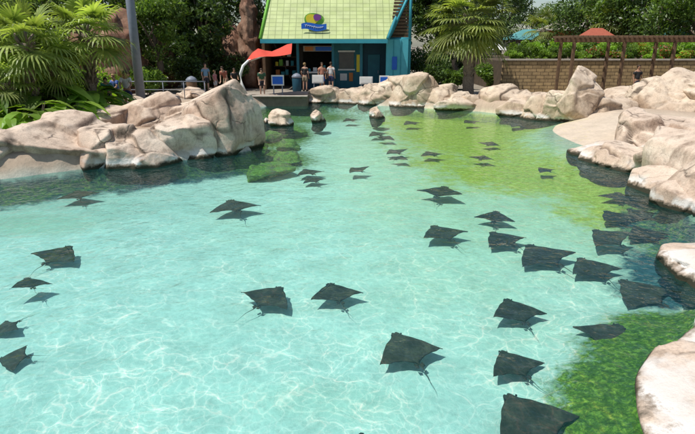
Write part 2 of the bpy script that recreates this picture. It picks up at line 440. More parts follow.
for (a,b,c_,d_) in [(20,186,90,8),(90,180,80,6),(150,173,70,6),(215,165,60,6),(-30,196,60,6)]:
    boulder(a,b,c_,d_,1.4,mat=M_ROCKS,sub=5,z=-.42,sink=.3,label='flat dark submerged rock below the boulders',group='submerged rocks')
for (a,b,c_,d_,dd,rz_) in [(262,176,56,8,1.3,.3),(286,161,36,6,1.2,-.5),(254,153,34,7,2.0,.6),(290,147,28,5,1.3,.3),(268,140,40,5,1.8,-.4),(298,134,26,4,1.2,.2),(275,130,30,4,1.4,.5)]:
    boulder(a,b,c_,d_,dd,mat=M_ROCKM,sub=5,z=-.38,sink=.25,label='irregular bright mossy slab just under the water',group='submerged rocks',rough=4.0,sup=2.6,rz=rz_,cell=1.0,offr=(.35,.9))
for (a,b,c_,d_) in [(280,127,28,17),(316,123,19,13),(377,119,17,12),(265,124,12,6)]:
    boulder(a,b,c_,d_,1.2,mat=M_ROCKF,sub=5,label='small weathered rock standing in the pool',wm=1.0,sup=2.2)
FB='sunlit tan boulder on the far pool edge'
for (a,b,c_,d_,dd,s_) in [(312,104,36,10,1.6,5),(330,104,44,18,2.0,5),(354,105,50,21,2.2,5),(378,106,50,23,2.4,5),(412,108,56,37,3.0,6),(390,106,34,25,1.8,5),
  (440,109,54,23,2.2,5),(464,111,52,16,2.0,5),(486,111,52,17,2.2,5),(508,113,50,29,2.4,6),(530,118,52,22,2.2,5),(550,121,44,28,2.0,5),
  (566,123,40,38,2.2,6),(586,124,46,54,2.4,6),(606,124,46,34,2.2,5),(622,120,40,24,2.0,5),(547,113,50,20,2,5),(496,92,22,26,1.4,5)]:
    boulder(a,b,c_,d_,dd,mat=M_ROCKF,sub=s_,label=FB,sup=2.6)
SLB='broad sloping pink-tan rock slab with bleached foot'
SK_=dict(cell=.34,rough=.7,offr=(.66,.98),npl=9)
boulder(640,112,80,24,2.6,mat=M_ROCKF,label=SLB,**SK_)
boulder(672,120,60,42,3.0,mat=M_ROCKF,label=SLB,sup=2.4,**SK_)
boulder(705,122,90,52,4.0,mat=M_ROCKF,label=SLB,sup=2.4,**SK_)
boulder(755,124,120,62,4.0,mat=M_ROCKF,label=SLB,**SK_)
boulder(612,158,56,11,1.6,label='low bleached rock ledge beside the shallow water',sub=5,**SK_)
boulder(648,173,80,20,2.4,label=SLB,**SK_)
boulder(705,160,120,38,4.2,label=SLB,**SK_)
boulder(682,197,58,22,1.8,label=SLB,**SK_)
boulder(735,192,110,66,3.6,label=LB,**SK_)
boulder(708,217,50,24,1.5,label=SLB,**SK_)
boulder(757,230,90,54,2.6)
boulder(703,281,34,14,.8,sub=5,label='small bleached boulder at the water line')
boulder(752,294,84,30,1.7)
for (cx_,cy_,cz_,hx,hy,hz,rz_,sd_,lb_) in [(4.50,4.10,-.06,1.78,1.85,.50,-.42,77,'long pale flat-topped rock slab with white crusted edge'),
      (6.3,6.3,.0,1.75,1.3,.55,-.6,81,'pale rock ledge sloping up from the near slab')]:
    ob=make_rock('boulder',(cx_,cy_,cz_),(hx,hy,hz),sd_,M_ROCK,6,rz_,rough=.7,cell=.30,sup=4.2,crack=.04,offr=(.85,1.05),k=30)
    tag(ob,lb_,'rock','boulders around the pool')

for (px,pb,w_,h_,y) in [(112,100,46,92,31),(95,100,34,84,33),(128,100,30,80,34),(249,100,24,112,38),(232,100,30,84,39),(262,100,14,70,41),(160,100,30,90,38.5),(212,100,30,92,40),(78,100,30,80,34)]:
    x,zt,s=A(px,pb-h_,y)
    RS[0]+=1
    hz=(zt-.2)/2
    ob=make_rock('rock_outcrop',(x,y,.2+hz),(w_*s/2,1.2,hz),RS[0],M_ROCKB,5,cell=.9)
    tag(ob,'tall reddish-brown craggy rock outcrop among the trees','rock','background rock outcrops')

# ---------------- rays -----------------------------------------------------
m,nt,out=newmat('ray_skin'); o=objc(nt)
n1=noi(nt,o,5,5,.65); n2=noi(nt,o,30,4,.65)
oi=nt.nodes.new('ShaderNodeObjectInfo')
col=ramp(nt,n1.outputs[0],[(.30,(.034,.022,.015)),(.5,(.056,.038,.026)),(.70,(.105,.074,.048))])
col=mix(nt,1.0,col,ramp(nt,oi.outputs['Random'],[(0,.65),(1,1.35)]),'MULTIPLY')
col=mix(nt,1.0,col,ramp(nt,n2.outputs[0],[(.32,.72),(.58,1.1)]),'MULTIPLY')
princ(nt,out,col,.6,bump(nt,n2.outputs[0],.1,.006),.15); M_RAY=m
M_EYE=simple('eye_black',(.01,.01,.01),(.02,.02,.02),5,.2,0)
def ray_mesh(k1,k2,seed,tailbend):
    ns,nc=61,15; V=[];Fc=[]
    rr_=random.Random(seed); ph=[rr_.uniform(0,6) for _ in range(6)]
    for side in (1,-1):
        for i in range(ns):
            u=-1+2*i/(ns-1); u=math.copysign(abs(u)**.92,u); s=abs(u)
            yl=.275-.405*s**1.55+.06*math.exp(-(s/.15)**4)-.022*math.exp(-(s/.035)**2)
            yt=-.30+.175*s**.5+.02*math.sin(s*math.pi)
            env=min(1,s*2.2)
            yl+=env*(.006*math.sin(u*11+ph[0])+.003*math.sin(u*23+ph[1]))
            yt+=env*(.008*math.sin(u*9+ph[2])+.004*math.sin(u*21+ph[3]))
            if s>.94: 
                q=(s-.94)/.06; mid=(yl+yt)/2; yl=mid+(yl-mid)*math.sqrt(max(0,1-q*q)); yt=mid+(yt-mid)*math.sqrt(max(0,1-q*q))
            for j in range(nc):
                c=j/(nc-1); y=yt+(yl-yt)*c
                th=(.05*math.exp(-(s/.2)**2)+.013*(1-s)+.0015)*(max(0,4*c*(1-c))**.6)*(1+.3*(c-.5))
                kk=k1 if u>0 else k2
                z=kk*s**1.8*.5+.012*math.sin(c*4+u*6+ph[4])*s
                V.append((u*.5,y,z+side*th*(1 if side>0 else .6)))
    n=ns*nc
    for sd in (0,1):
        for i in range(ns-1):
            for j in range(nc-1):
                a=sd*n+i*nc+j; q=(a,a+nc,a+nc+1,a+1)
                Fc.append(q if sd==0 else q[::-1])
    mb=MB(); mb.add(V,Fc)
    pts=[];rr=[]
    for i in range(14):
        t=i/13; pts.append((tailbend*t*t*.2+.012*math.sin(t*9),-.27-.48*t,.004+.015*math.sin(t*4))); rr.append(.008*(1-t)**1.3+.0008)
    mb.add(*tube_data(pts,rr,7))
    for sx in (-1,1):
        mb.add([(sx*.015,-.28,.006),(sx*.065,-.25,.004),(sx*.07,-.32,.0),(sx*.03,-.335,0),(sx*.015,-.28,-.006),(sx*.065,-.25,-.006),(sx*.07,-.32,-.006),(sx*.03,-.335,-.006)],
          [(0,1,2,3),(7,6,5,4),(0,4,5,1),(1,5,6,2),(2,6,7,3),(3,7,4,0)])
    mb.add([(-.006,-.30,.01),(.006,-.30,.01),(0,-.36,.035),(-.004,-.37,.01),(.004,-.37,.01)],[(0,2,3),(1,4,2),(0,1,2),(3,2,4)])
    me=bpy.data.meshes.new('ray_body'); me.from_pydata(mb.V,[],mb.F); 
    bm=bmesh.new(); bm.from_mesh(me); bmesh.ops.remove_doubles(bm,verts=bm.verts,dist=.0004); bmesh.ops.recalc_face_normals(bm,faces=bm.faces[:]); bm.to_mesh(me); bm.free()
    me.polygons.foreach_set('use_smooth',[True]*len(me.polygons)); me.materials.append(M_RAY); return me
RAYM=[ray_mesh(a,b,i,t) for i,(a,b,t) in enumerate([(.06,.05,.3),(-.05,-.02,-.4),(.20,.03,.6),(.02,.14,-.2),(-.10,-.07,.1),(.03,-.05,.5),(-.02,.08,-.3)])]
bm=bmesh.new(); bmesh.ops.create_uvsphere(bm,u_segments=10,v_segments=6,radius=.012)
EYE=bpy.data.meshes.new('ray_eye'); bm.to_mesh(EYE); bm.free(); EYE.materials.append(M_EYE)
rays=[(78,195,34,30,0,0,-.34),(234,206,50,25,1,0,-.33),(58,255,48,-15,0,2,-.40),(30,283,32,40,4,12,-.30),(6,327,32,140,1,10,-.46),
(269,297,51,-30,6,-2,-.39),(335,293,51,18,0,3,-.38),(441,192,42,-25,2,0,-.32),(442,233,47,22,3,0,-.36),(495,217,37,-20,5,0,-.36),
(503,239,44,28,1,0,-.38),(543,255,62,22,5,0,-.38),(592,268,54,15,6,0,-.41),(608,238,46,25,2,0,-.31),(619,197,37,-20,0,0,-.36),(616,217,40,18,3,0,-.39),
(645,234,44,10,5,0,-.39),(642,293,62,28,1,0,-.39),(516,311,56,12,6,2,-.39),(613,338,62,-38,2,4,-.38),(407,349,66,24,1,4,-.39),(514,364,57,20,5,3,-.40),
(531,420,92,25,6,3,-.38),(590,165,29,25,1,0,-.33),(482,158,23,-25,0,0,-.33),(431,154,25,20,1,0,-.33),(395,152,23,30,2,0,-.33),(377,134,21,30,1,0,-.33),
(399,158,20,-30,5,0,-.33),(535,144,23,30,0,0,-.33),(517,125,20,30,1,0,-.28),(411,123,20,30,1,0,-.28),(386,138,20,-30,6,0,-.33),
(357,170,22,40,2,0,-.33),(309,172,27,30,1,0,-.37),(313,180,23,30,5,0,-.41),(490,144,20,-30,0,0,-.33),(640,214,34,30,4,0,-.39),(684,290,48,30,5,0,-.39),(360,443,34,-10,0,0,-.35),
(545,170,20,30,1,0,-.33),(350,120,18,30,1,0,-.28),(470,122,18,30,6,0,-.28),(14,358,34,100,1,0,-.48)]  # last entry is added for a shadow-like turquoise shape, lying near the floor
near='dark brown ray gliding just below the surface'
for i,(px,py,wd,hd,var,roll,z) in enumerate(rays):
    x,y,s=P(px,py,z)
    S=wd*s*1.03/ (math.cos(R(hd)) if abs(hd)<40 else .8)**.6
    S=min(S,1.18)
    r=bpy.data.objects.new('ray',RAYM[var]); COL.objects.link(r)
    tilt=8 if y<12 else 5
    Mx=Matrix.Rotation(R(tilt+random.uniform(-2,3)),3,'X')@Matrix.Rotation(R(hd),3,'Z')@Matrix.Rotation(R(roll),3,'Y')
    r.location=(x,y,z); r.scale=(S,S*1.18,S*.8); r.rotation_euler=Mx.to_euler('XYZ')
    lab=near
    if i in (7,13): lab='dark ray with one wing tip raised to the surface'
    if i==22: lab='large dark ray cruising close to the mossy edge'
    if i==3: lab='small dark ray banking on its side'
    if i in (5,): lab='dark ray with long thin tail trailing behind'
    tag(r,lab,'ray','rays swimming in the pool')
    if wd>=30:
        for sx in (-1,1):
            e=bpy.data.objects.new('eye',EYE); COL.objects.link(e); e.parent=r; e.location=(sx*.076,.265,.02)

# ---------------- foliage --------------------------------------------------
def leaves(cent,rad,n,size,seed,updir=.4,aspect=2.2):
    """n leaf-shaped faces spread in clumps"""
    r=np.random.default_rng(seed)
    k=r.integers(0,len(cent),n)
    d=r.normal(size=(n,3)); d/=np.linalg.norm(d,axis=1)[:,None]
    rr=r.uniform(.25,1,n)**.5
    c=np.array(cent)[k]+d*rr[:,None]*np.array(rad)[k][:,None]*np.array([1,1,.75])
    a=r.normal(size=(n,3))+d*.6; a[:,2]-=.2; a/=np.linalg.norm(a,axis=1)[:,None]
    nn=r.normal(size=(n,3)); nn[:,2]+=updir*2
    b=np.cross(a,nn); b/=np.linalg.norm(b,axis=1)[:,None]
    sz=size*r.uniform(.55,1.3,n)[:,None]
    up=np.cross(b,a)
    v0=c-a*sz*.5; v1=c+b*sz/aspect*.5+up*sz*.05; v2=c+a*sz*.5; v3=c-b*sz/aspect*.5+up*sz*.05
    V=np.stack([v0,v1,v2,v3],1).reshape(-1,3)
    return V,np.arange(4*n).reshape(-1,4)
def clumps(center,rx,ry,rz,n,cr,seed,hollow=.5):
    r=np.random.default_rng(seed); C=[];Rr=[]
    for i in range(n):
        d=r.normal(size=3); d/=np.linalg.norm(d); q=r.uniform(hollow,1)
        C.append((center[0]+d[0]*rx*q,center[1]+d[1]*ry*q,center[2]+d[2]*rz*q)); Rr.append(cr*r.uniform(.6,1.3))
    return C,Rr
TS=[500]
def tree(x,y,h,rx,rz,mat,n=7500,ls=.3,label='dense dark leafy tree',trunk_r=.2,nc=26,zb=.45):
    TS[0]+=1; e=empty('tree',(x,y,zb)); tag(e,label,'tree','background trees')
    cz=h-rz
    V,Fc=tube_data([(0,0,-.1),(.1,.05,cz*.4),(-.05,0,cz*.8),(.1,0,cz+rz*.4)],[trunk_r*1.3,trunk_r,trunk_r*.8,trunk_r*.3],9)
    mb=MB(); mb.add(V,Fc)
    r=random.Random(TS[0])
    C,Rr=clumps((0,0,cz),rx*.85,rx*.7,rz*.85,nc,min(rx,rz)*.34,TS[0])
    for c in C[:9]:
        mb.add(*tube_data([(0,0,cz*.55),((c[0])*.5,c[1]*.5,(cz*.6+c[2])*.5+.2),c],[trunk_r*.5,trunk_r*.3,.03],6))
    mb.obj('trunk',M_BARK,e,True)
    V,Fc=leaves(C,Rr,n,ls,TS[0])
    fastmesh('crown',V,Fc,mat,e)
    return e
def shrub(x,y,z,rx,ry,rz,mat,n,ls,label,flowers=None,name='shrub',nc=14):
    TS[0]+=1; e=empty(name,(x,y,z)); tag(e,label,'plant','shrubs and planting')
    C,Rr=clumps((0,0,rz*.9),rx*.8,ry*.8,rz*.7,nc,min(rx,rz)*.45,TS[0],.2)
    V,Fc=leaves(C,Rr,n,ls,TS[0]); fastmesh('foliage',V,Fc,mat,e)
    mb=MB()
    for c in C[:6]: mb.add(*tube_data([(c[0]*.15,c[1]*.15,-.05),(c[0]*.5,c[1]*.5,c[2]*.6),c],[.03,.02,.008],5))
    mb.obj('stem',M_BARK,e)
    if flowers:
        V,Fc=leaves(C,[q*1.12 for q in Rr],flowers,ls*.8,TS[0]+7,1.0,1.2)
        fb=fastmesh('blossom',V,Fc,L_RED,e); fb['kind']='stuff'
    return e
def fan(mb,origin,az,el,lp,bl,rnd,droop=.35,nl=24):
    o=Vector(origin)
    d=Vector((math.cos(az)*math.cos(el),math.sin(az)*math.cos(el),math.sin(el)))
    e=o+d*lp+Vector((0,0,-.10*lp*math.cos(el)))
    mid=o+d*lp*.5+Vector((0,0,.03*lp))
    mb.add(*tube_data([o,mid,e],[.022,.016,.012],4,False))
    d2=(d+Vector((0,0,-.25))).normalized()
    side=d2.cross(Vector((0,0,1)))
    if side.length<.1: side=Vector((-math.sin(az),math.cos(az),0))
    side.normalize(); up=side.cross(d2)
    for k in range(nl):
        a=R(-125+250*k/(nl-1)); l=bl*(.72+.28*math.cos(a*.6))*rnd.uniform(.9,1.05)
        ld=d2*math.cos(a)+side*math.sin(a)+up*(.12-.1*abs(math.sin(a)))
        ld.normalize()
        wv=ld.cross(up); wv.normalize(); w=bl*.042
        dr=droop*rnd.uniform(.7,1.4)
        p0=e; p1=e+ld*l*.45+Vector((0,0,-dr*l*.06)); p2=e+ld*l*.8+Vector((0,0,-dr*l*.28)); p3=e+ld*l*.97+Vector((0,0,-dr*l*.62))
        mb.add([p0-wv*w*.35,p0+wv*w*.35,p1+wv*w,p1-wv*w,p2+wv*w*.7,p2-wv*w*.7,p3],[(0,1,2,3),(3,2,4,5),(5,4,6)])
def fanpalm(x,y,zc,tr,lpet,blade,nleaf,label,mat,seed,zb=.45,nl=24,boots=True,elmin=-50,drp=1.0):
    e=empty('palm_tree',(x,y,zb)); tag(e,label,'tree','palm trees')
    rnd=random.Random(seed); h=zc-zb
    pts=[];rr=[]
    for i in range(16):
        t=i/15; pts.append((.12*math.sin(t*2+seed),0,-.1+h*t)); rr.append(tr*(1.15-.25*t+.08*(i%2)))
    mb=MB(); mb.add(*tube_data(pts,rr,14))
    if boots:
        for i in range(int(h*22)):
            t=rnd.uniform(.25,1); a=rnd.uniform(0,6.28); zz=h*t; 
            p=Vector((math.cos(a)*tr*.85+.12*math.sin(t*2+seed),math.sin(a)*tr*.85,zz)); d=Vector((math.cos(a)*.5,math.sin(a)*.5,1)).normalized()
            mb.add(*tube_data([p,p+d*.18,p+d*.30+Vector((math.cos(a),math.sin(a),0))*.05],[.06,.045,.03],5))
    mb.obj('trunk',M_PBARK,e,True)
    mb=MB()
    cx=.12*math.sin(2+seed)
    for i in range(nleaf):
        az=i*2.39996+rnd.uniform(-.2,.2); t=i/(nleaf-1)
        el=R(80-(80-elmin)*t**.85+rnd.uniform(-8,8))
        fan(mb,(cx,0,h-.1-.2*t),az,el,lpet*rnd.uniform(.8,1.15),blade*rnd.uniform(.85,1.1),rnd,(.35+.5*t)*drp,nl)
    mb.obj('crown',mat,e)
    return e
x,zc,s=A(473,17,31.5)
fanpalm(x,31.5,zc,.27,1.5,1.3,60,'sabal palm with rough trunk beside the far rocks',L_PALM2,3,nl=26,elmin=-38,drp=.6)
for (px,py,y,tr,lp,bl,n,sd) in [(22,40,19.5,.2,.9,.95,30,5),(82,30,22,.18,1.0,.95,30,6),(-20,15,21,.2,1.0,1.0,26,7),(52,58,20.5,.15,.7,.8,20,8),(8,80,18.6,.12,.55,.7,16,9)]:
    x,zc,s=A(px,py,y)
    fanpalm(x,y,max(zc,1.0),tr,lp,bl,n,'bright green fan palm behind the boulders',L_PALM,sd,nl=22,elmin=-35)
for (px,py,y,sd) in [(545,28,52,21),(612,20,47,22)]:
    x,zc,s=A(px,py,y); fanpalm(x,y,zc,.2,1.2,1.1,26,'distant fan palm above the terrace planting',L_PALM2,sd,nl=18,boots=False)
def broad(x,y,z,n,L,seed,label,mat=L_BRIGHT):
    e=empty('broadleaf_plant',(x,y,z)); tag(e,label,'plant','broad-leaved plants'); rnd=random.Random(seed); mb=MB(); ms_=MB()
    for i in range(n):
        az=rnd.uniform(0,6.28); el=R(rnd.uniform(25,80)); l=L*rnd.uniform(.6,1.1)
        d=Vector((math.cos(az)*math.cos(el),math.sin(az)*math.cos(el),math.sin(el)))
        h=Vector((math.cos(az),math.sin(az),0)); sd=Vector((-math.sin(az),math.cos(az),0))
        b=d*l*.8; ms_.add(*tube_data([(0,0,0),b*.5,b],[.02,.015,.01],4,False))
        ps=[]
        for k in range(6):
            t=k/5; ps.append(b+h*l*.75*t+Vector((0,0,l*(.18*t-.5*t*t))))
        W=[.04,.22,.3,.26,.15,.01]
        V=[];
        for p_,w_ in zip(ps,W): V+=[p_-sd*w_*l*.45+Vector((0,0,.03)),p_,p_+sd*w_*l*.45+Vector((0,0,.03))]
        Fc=[]
        for k in range(5): Fc+=[(k*3,k*3+1,k*3+4,k*3+3),(k*3+1,k*3+2,k*3+5,k*3+4)]
        mb.add(V,Fc)
    ms_.obj('stem',MC['bark'],e); mb.obj('leaf',mat,e); return e
for i,(px,py,y,L_) in enumerate([(8,112,17.5,1.2),(35,108,18,1.3),(60,106,19,1.3),(85,100,20.5,1.3),(-15,105,17.6,1.3),(20,95,19.6,1.7),(70,92,22,1.9),(48,98,20,1.7),(92,96,21.5,1.6),(-5,90,19,1.7),(30,90,20.5,2.1)]):
    x,_,s=A(px,py,y); broad(x,y,.4,36,L_,40+i,'clump of large bright green leaves behind the boulders')
for i,(px,y,mt,rz) in enumerate([(20,22.5,L_BRIGHT,1.2),(60,23.5,L_BRIGHT,1.3),(98,25,L_BRIGHT,1.2),(-20,22,L_BRIGHT,1.3),(45,22,L_BRIGHT,1.1),(80,24,L_BRIGHT,1.2),(5,21,L_BRIGHT,1.0)]):
    x,_,s=A(px,90,y); shrub(x,y,.4,1.6,1.2,rz,mt,5000,.16,'dense green shrub under the palms')
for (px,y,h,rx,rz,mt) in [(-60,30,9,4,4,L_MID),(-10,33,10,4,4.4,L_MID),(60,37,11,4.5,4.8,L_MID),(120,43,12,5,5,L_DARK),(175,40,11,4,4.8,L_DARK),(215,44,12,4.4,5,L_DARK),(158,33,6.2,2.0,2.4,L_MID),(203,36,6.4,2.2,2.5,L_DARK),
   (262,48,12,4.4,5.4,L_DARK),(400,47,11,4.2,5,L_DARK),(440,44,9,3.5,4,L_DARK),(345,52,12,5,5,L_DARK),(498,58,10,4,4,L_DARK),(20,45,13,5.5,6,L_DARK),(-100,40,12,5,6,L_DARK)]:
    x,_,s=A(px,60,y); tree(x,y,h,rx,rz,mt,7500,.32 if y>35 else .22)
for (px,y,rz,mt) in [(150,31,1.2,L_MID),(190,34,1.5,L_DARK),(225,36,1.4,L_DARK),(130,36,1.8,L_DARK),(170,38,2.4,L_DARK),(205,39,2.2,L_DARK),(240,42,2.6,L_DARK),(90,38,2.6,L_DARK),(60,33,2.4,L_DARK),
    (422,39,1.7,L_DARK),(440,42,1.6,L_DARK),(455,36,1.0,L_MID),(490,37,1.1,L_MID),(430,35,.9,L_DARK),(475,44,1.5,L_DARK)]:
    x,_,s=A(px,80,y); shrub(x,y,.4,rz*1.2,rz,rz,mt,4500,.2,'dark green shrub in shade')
for (px,y,h,rx,rz,mt) in [(585,50,9,4,3.6,L_DARK),(625,47,9.5,4,3.6,L_MID),(655,45,9.5,4.5,3.8,L_DARK),(700,42,9,4.5,3.8,L_MID),(760,40,9,4,4,L_DARK),(560,75,10,4,4,L_MID),(620,70,10,6,4.5,L_MID),(680,66,11,6,5,L_MID),(470,72,8,4,3.5,L_MID),(530,90,9,6,4,L_MID)]:
    x,_,s=A(px,50,y); tree(x,y,h,rx,rz,mt,7000,.28)

# ---------------- building -------------------------------------------------
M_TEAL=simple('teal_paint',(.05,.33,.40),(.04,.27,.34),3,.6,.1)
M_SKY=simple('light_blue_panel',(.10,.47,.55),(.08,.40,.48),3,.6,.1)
M_TEALD=simple('dark_and_shaded_teal',(.012,.07,.11),(.012,.055,.085),3,.6,.1)  # own dark teal, and recess shade put into colour on the kiosk front
M_TEALS=simple('shaded_teal_paint',(.025,.16,.20),(.02,.12,.16),3,.6,.1)  # darker copy of the teal, shade of the recess put into the colour
M_WHITE=simple('white_paint',(.78,.78,.75),(.68,.68,.64),4,.55,.05)
M_WOODB=simple('brown_wood',(.17,.10,.055),(.10,.06,.035),7,.8,.4)
M_GREY=simple('grey_metal',(.22,.25,.30),(.17,.19,.23),5,.5,.05)
M_DARK=simple('dark_interior',(.03,.026,.022),(.02,.018,.016),4,.9,.1)  # near black, kiosk interior shade put into the colour; also used for shoes
M_RED=simple('coral_red_fabric',(.62,.08,.05),(.54,.065,.04),5,.75,.1)
M_GLASS=simple('dark_glass',(.03,.04,.045),(.05,.06,.06),2,.1,0,None,.6)
M_BLUE=simple('sign_blue',(.02,.14,.60),(.02,.11,.50),4,.5,.02)
M_YEL=simple('sign_yellow',(.80,.66,.05),(.68,.55,.04),4,.5,.02)
M_LIME=simple('sign_green',(.20,.50,.06),(.15,.40,.05),4,.5,.02)
M_PURP=simple('sign_purple',(.22,.06,.30),(.18,.05,.25),4,.5,.02)
M_ORG=simple('orange_paint',(.60,.22,.06),(.50,.17,.05),4,.6,.05)
M_STONE=simple('pale_concrete',(.42,.38,.32),(.33,.29,.24),5,.85,.3)
M_STONE2=simple('dark_stone',(.20,.17,.13),(.13,.11,.085),5,.85,.4)
M_SLATE=simple('muted_teal_roof',(.10,.30,.30),(.08,.23,.24),5,.85,.3)
M_BRICK=simple('brick_red_roof',(.36,.10,.06),(.30,.08,.05),5,.85,.3)
m,nt,out=newmat('green_tile_roof'); tc=nt.nodes.new('ShaderNodeTexCoord').outputs['UV']
br=nt.nodes.new('ShaderNodeTexBrick'); br.offset=0.0; br.inputs['Scale'].default_value=1
br.inputs['Brick Width'].default_value=.42; br.inputs['Row Height'].default_value=.34; br.inputs['Mortar Size'].default_value=.02
br.inputs['Color1'].default_value=(.40,.47,.19,1); br.inputs['Color2'].default_value=(.45,.51,.24,1); br.inputs['Mortar'].default_value=(.25,.30,.12,1)
nt.links.new(tc,br.inputs['Vector'])
nn_=noi(nt,pos(nt),1.1,4)
col=mix(nt,1.0,br.outputs[0],ramp(nt,nn_.outputs[0],[(.3,.82),(.65,1.1)]),'MULTIPLY')
princ(nt,out,col,.5,bump(nt,mth(nt,'SUBTRACT',1.0,br.outputs['Fac']),.5,.04),.4); M_ROOF=m

bd=empty('snack_kiosk',(0,36,.45)); tag(bd,'turquoise kiosk with lime green tiled roof and counter','building')
def bb(name,x0,x1,y0,y1,z0,z1,mat,par=bd,bev=.01): return box(name,x0,x1,y0-36,y1-36,z0-.45,z1-.45,mat,par,bev)
def bx(px,y=36.0,py=60): return A(px,py,y)[0]
def bz(py,y=36.0,px=330): return A(px,py,y)[1]
YR=37.4
def rx_(px): return bx(px,YR)
xl,xr=bx(262),bx(411)
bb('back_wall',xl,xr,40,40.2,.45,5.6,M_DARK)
bb('side_wall',xl,xl+.18,36.2,39.99,.45,3.5,M_WOODB)
bb('side_wall',xr-.18,xr,36.21,39.99,.45,4.6,M_TEAL)
wA,wB,wC,wD=rx_(303),rx_(334),rx_(363),bx(386)
for q in (298,333,361):
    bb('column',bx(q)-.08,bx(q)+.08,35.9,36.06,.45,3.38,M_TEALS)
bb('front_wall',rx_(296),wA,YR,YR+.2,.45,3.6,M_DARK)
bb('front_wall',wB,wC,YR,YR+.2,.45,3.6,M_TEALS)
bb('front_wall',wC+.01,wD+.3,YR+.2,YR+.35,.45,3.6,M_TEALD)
bb('front_wall',wD,xr-.19,36,36.2,.45,3.55,M_SKY)
for q in (.33,.66):
    xx=wD+(xr-.19-wD)*q; bb('batten',xx-.03,xx+.03,35.96,35.995,.78,3.5,M_TEAL)
bb('counter',wA,wB,YR-.7,YR-.01,1.45,1.55,M_WHITE)
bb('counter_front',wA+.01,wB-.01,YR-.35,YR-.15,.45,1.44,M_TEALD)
rd=random.Random(4)
xx=wA+.1
mats_=[M_YEL,M_WHITE,M_RED,M_ORG,M_TEAL,M_WHITE,M_PURP,M_LIME]
while xx<wB-.3:
    ww=rd.uniform(.12,.3); bb('counter_top_display',xx,xx+ww,YR-.5,YR-.3,1.552,1.552+rd.uniform(.18,.5),rd.choice(mats_)); xx+=ww+rd.uniform(.04,.2)
for zz in (1.24,1.84,2.44):
    xx=xl+.5
    while xx<bx(296)-.5:
        ww=rd.uniform(.15,.35); bb('shelf_goods',xx,xx+ww,38.7,39.0,zz+.002,zz+rd.uniform(.2,.42),rd.choice(mats_)); xx+=ww+rd.uniform(.05,.3)
bb('menu_board',wA+.05,wB-.05,YR-.25,YR-.15,2.8,3.15,M_STONE)
bb('menu_panel',wA+.15,wA+.7,YR-.28,YR-.252,2.84,3.1,M_ORG); bb('menu_panel',wA+.85,wB-.15,YR-.28,YR-.252,2.84,3.1,M_BLUE)
win=bb('window',rx_(339),rx_(354),YR-.03,YR-.005,1.7,2.75,M_GLASS)
bb('frame',rx_(338),rx_(355),YR-.07,YR-.005,2.76,2.86,M_WHITE,win); bb('frame',rx_(338),rx_(355),YR-.07,YR-.005,1.6,1.69,M_WHITE,win)
bb('poster',rx_(356.5),rx_(361),YR-.04,YR-.01,1.5,2.6,M_YEL); bb('poster',rx_(340),rx_(347),YR-.04,YR-.01,.95,1.4,M_WHITE); bb('poster',rx_(349),rx_(353),YR-.04,YR-.01,.9,1.45,M_ORG)
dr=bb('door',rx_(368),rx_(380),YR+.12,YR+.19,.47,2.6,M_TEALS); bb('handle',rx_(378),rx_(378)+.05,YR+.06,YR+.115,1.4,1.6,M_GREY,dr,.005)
bb('poster',bx(392),bx(397),35.93,35.955,1.7,2.5,M_BLUE)
bb('plinth',wD+.01,xr-.2,35.9,35.99,.45,.75,M_TEALD)
ez=bz(39,35.2); tz=7.2; ty=38.8
e0,e1=bx(261,35.2,38),bx(387,35.2,38); t0=A(274,-12,ty)[0]; t1=A(409,-12,ty)[0]
V=[(e0,35.2,ez),(e1,35.2,ez),(t1,ty,tz),(t0,ty,tz)]
V=[(a,b-36,c-.45) for a,b,c in V]; th_=.16
V2=[(a,b+.1,c-th_) for a,b,c in V]
rf=meshobj('roof',V+V2,[(0,1,2,3),(7,6,5,4),(0,4,5,1),(1,5,6,2),(2,6,7,3),(3,7,4,0)],M_ROOF,bd)
uv=rf.data.uv_layers.new(name='UVMap')
sl=math.hypot(ty-35.2,tz-ez)
uvm={0:(0,0),1:(e1-e0,0),2:(t1-e0,sl),3:(t0-e0,sl),4:(0,-.1),5:(e1-e0,-.1),6:(t1-e0,sl),7:(t0-e0,sl)}
for lp in rf.data.loops: uv.data[lp.index].uv=uvm[lp.vertex_index]
box('fascia',e0-.05,e1+.05,-.88,-.81,ez-.45-.26,ez-.45-.02,M_TEAL,rf,.01)
def beam(name,p0,p1,r,mat,par,n=4): return tube(name,[p0,p1],[r,r],mat,par,n)
beam('rake_board',(e1+.06,-.82,ez-.42),(t1+.06,ty-36,tz-.4),.13,M_TEAL,rf)
beam('rake_board',(e0-.06,-.82,ez-.42),(t0-.06,ty-36,tz-.4),.11,M_LIME,rf)
bb('rear_roof',t0,t1,ty+.01,41.5,tz-.3,tz-.12,M_ROOF)
bb('soffit',e0+.1,e1-.1,35.5,40.3,3.5,3.56,M_WOODB)
sc=MB(); x0s,x1s=e1+.28,xr
for i in range(18):
    zz=3.62+i*.2-.45; sc.add(*boxdata(x0s+.35*i/18,x1s,.35,.42,zz,zz+.15))
sc.obj('slatted_screen',M_WOODB,bd)
beam('brace',(x0s,.25,3.3),(x1s,.25,6.2),.09,M_TEAL,bd); beam('brace',(x1s-.1,.2,3.15),(x1s-.1,.2,6.8),.09,M_TEAL,bd)
beam('brace',(x0s-.1,.2,3.12),(x1s,.2,3.12),.09,M_TEAL,bd)
for i in range(3):
    bb('shelf',xl+.4,bx(296)-.1,38.6,39.2,1.2+i*.6,1.24+i*.6,M_WOODB)
sg=empty('roof_sign',(A(314,22,35.6)[0],35.55,bz(23,35.55))); sg.scale=(.88,.88,.88)
tag(sg,'compact green yellow and blue logo sign on the roof','sign')
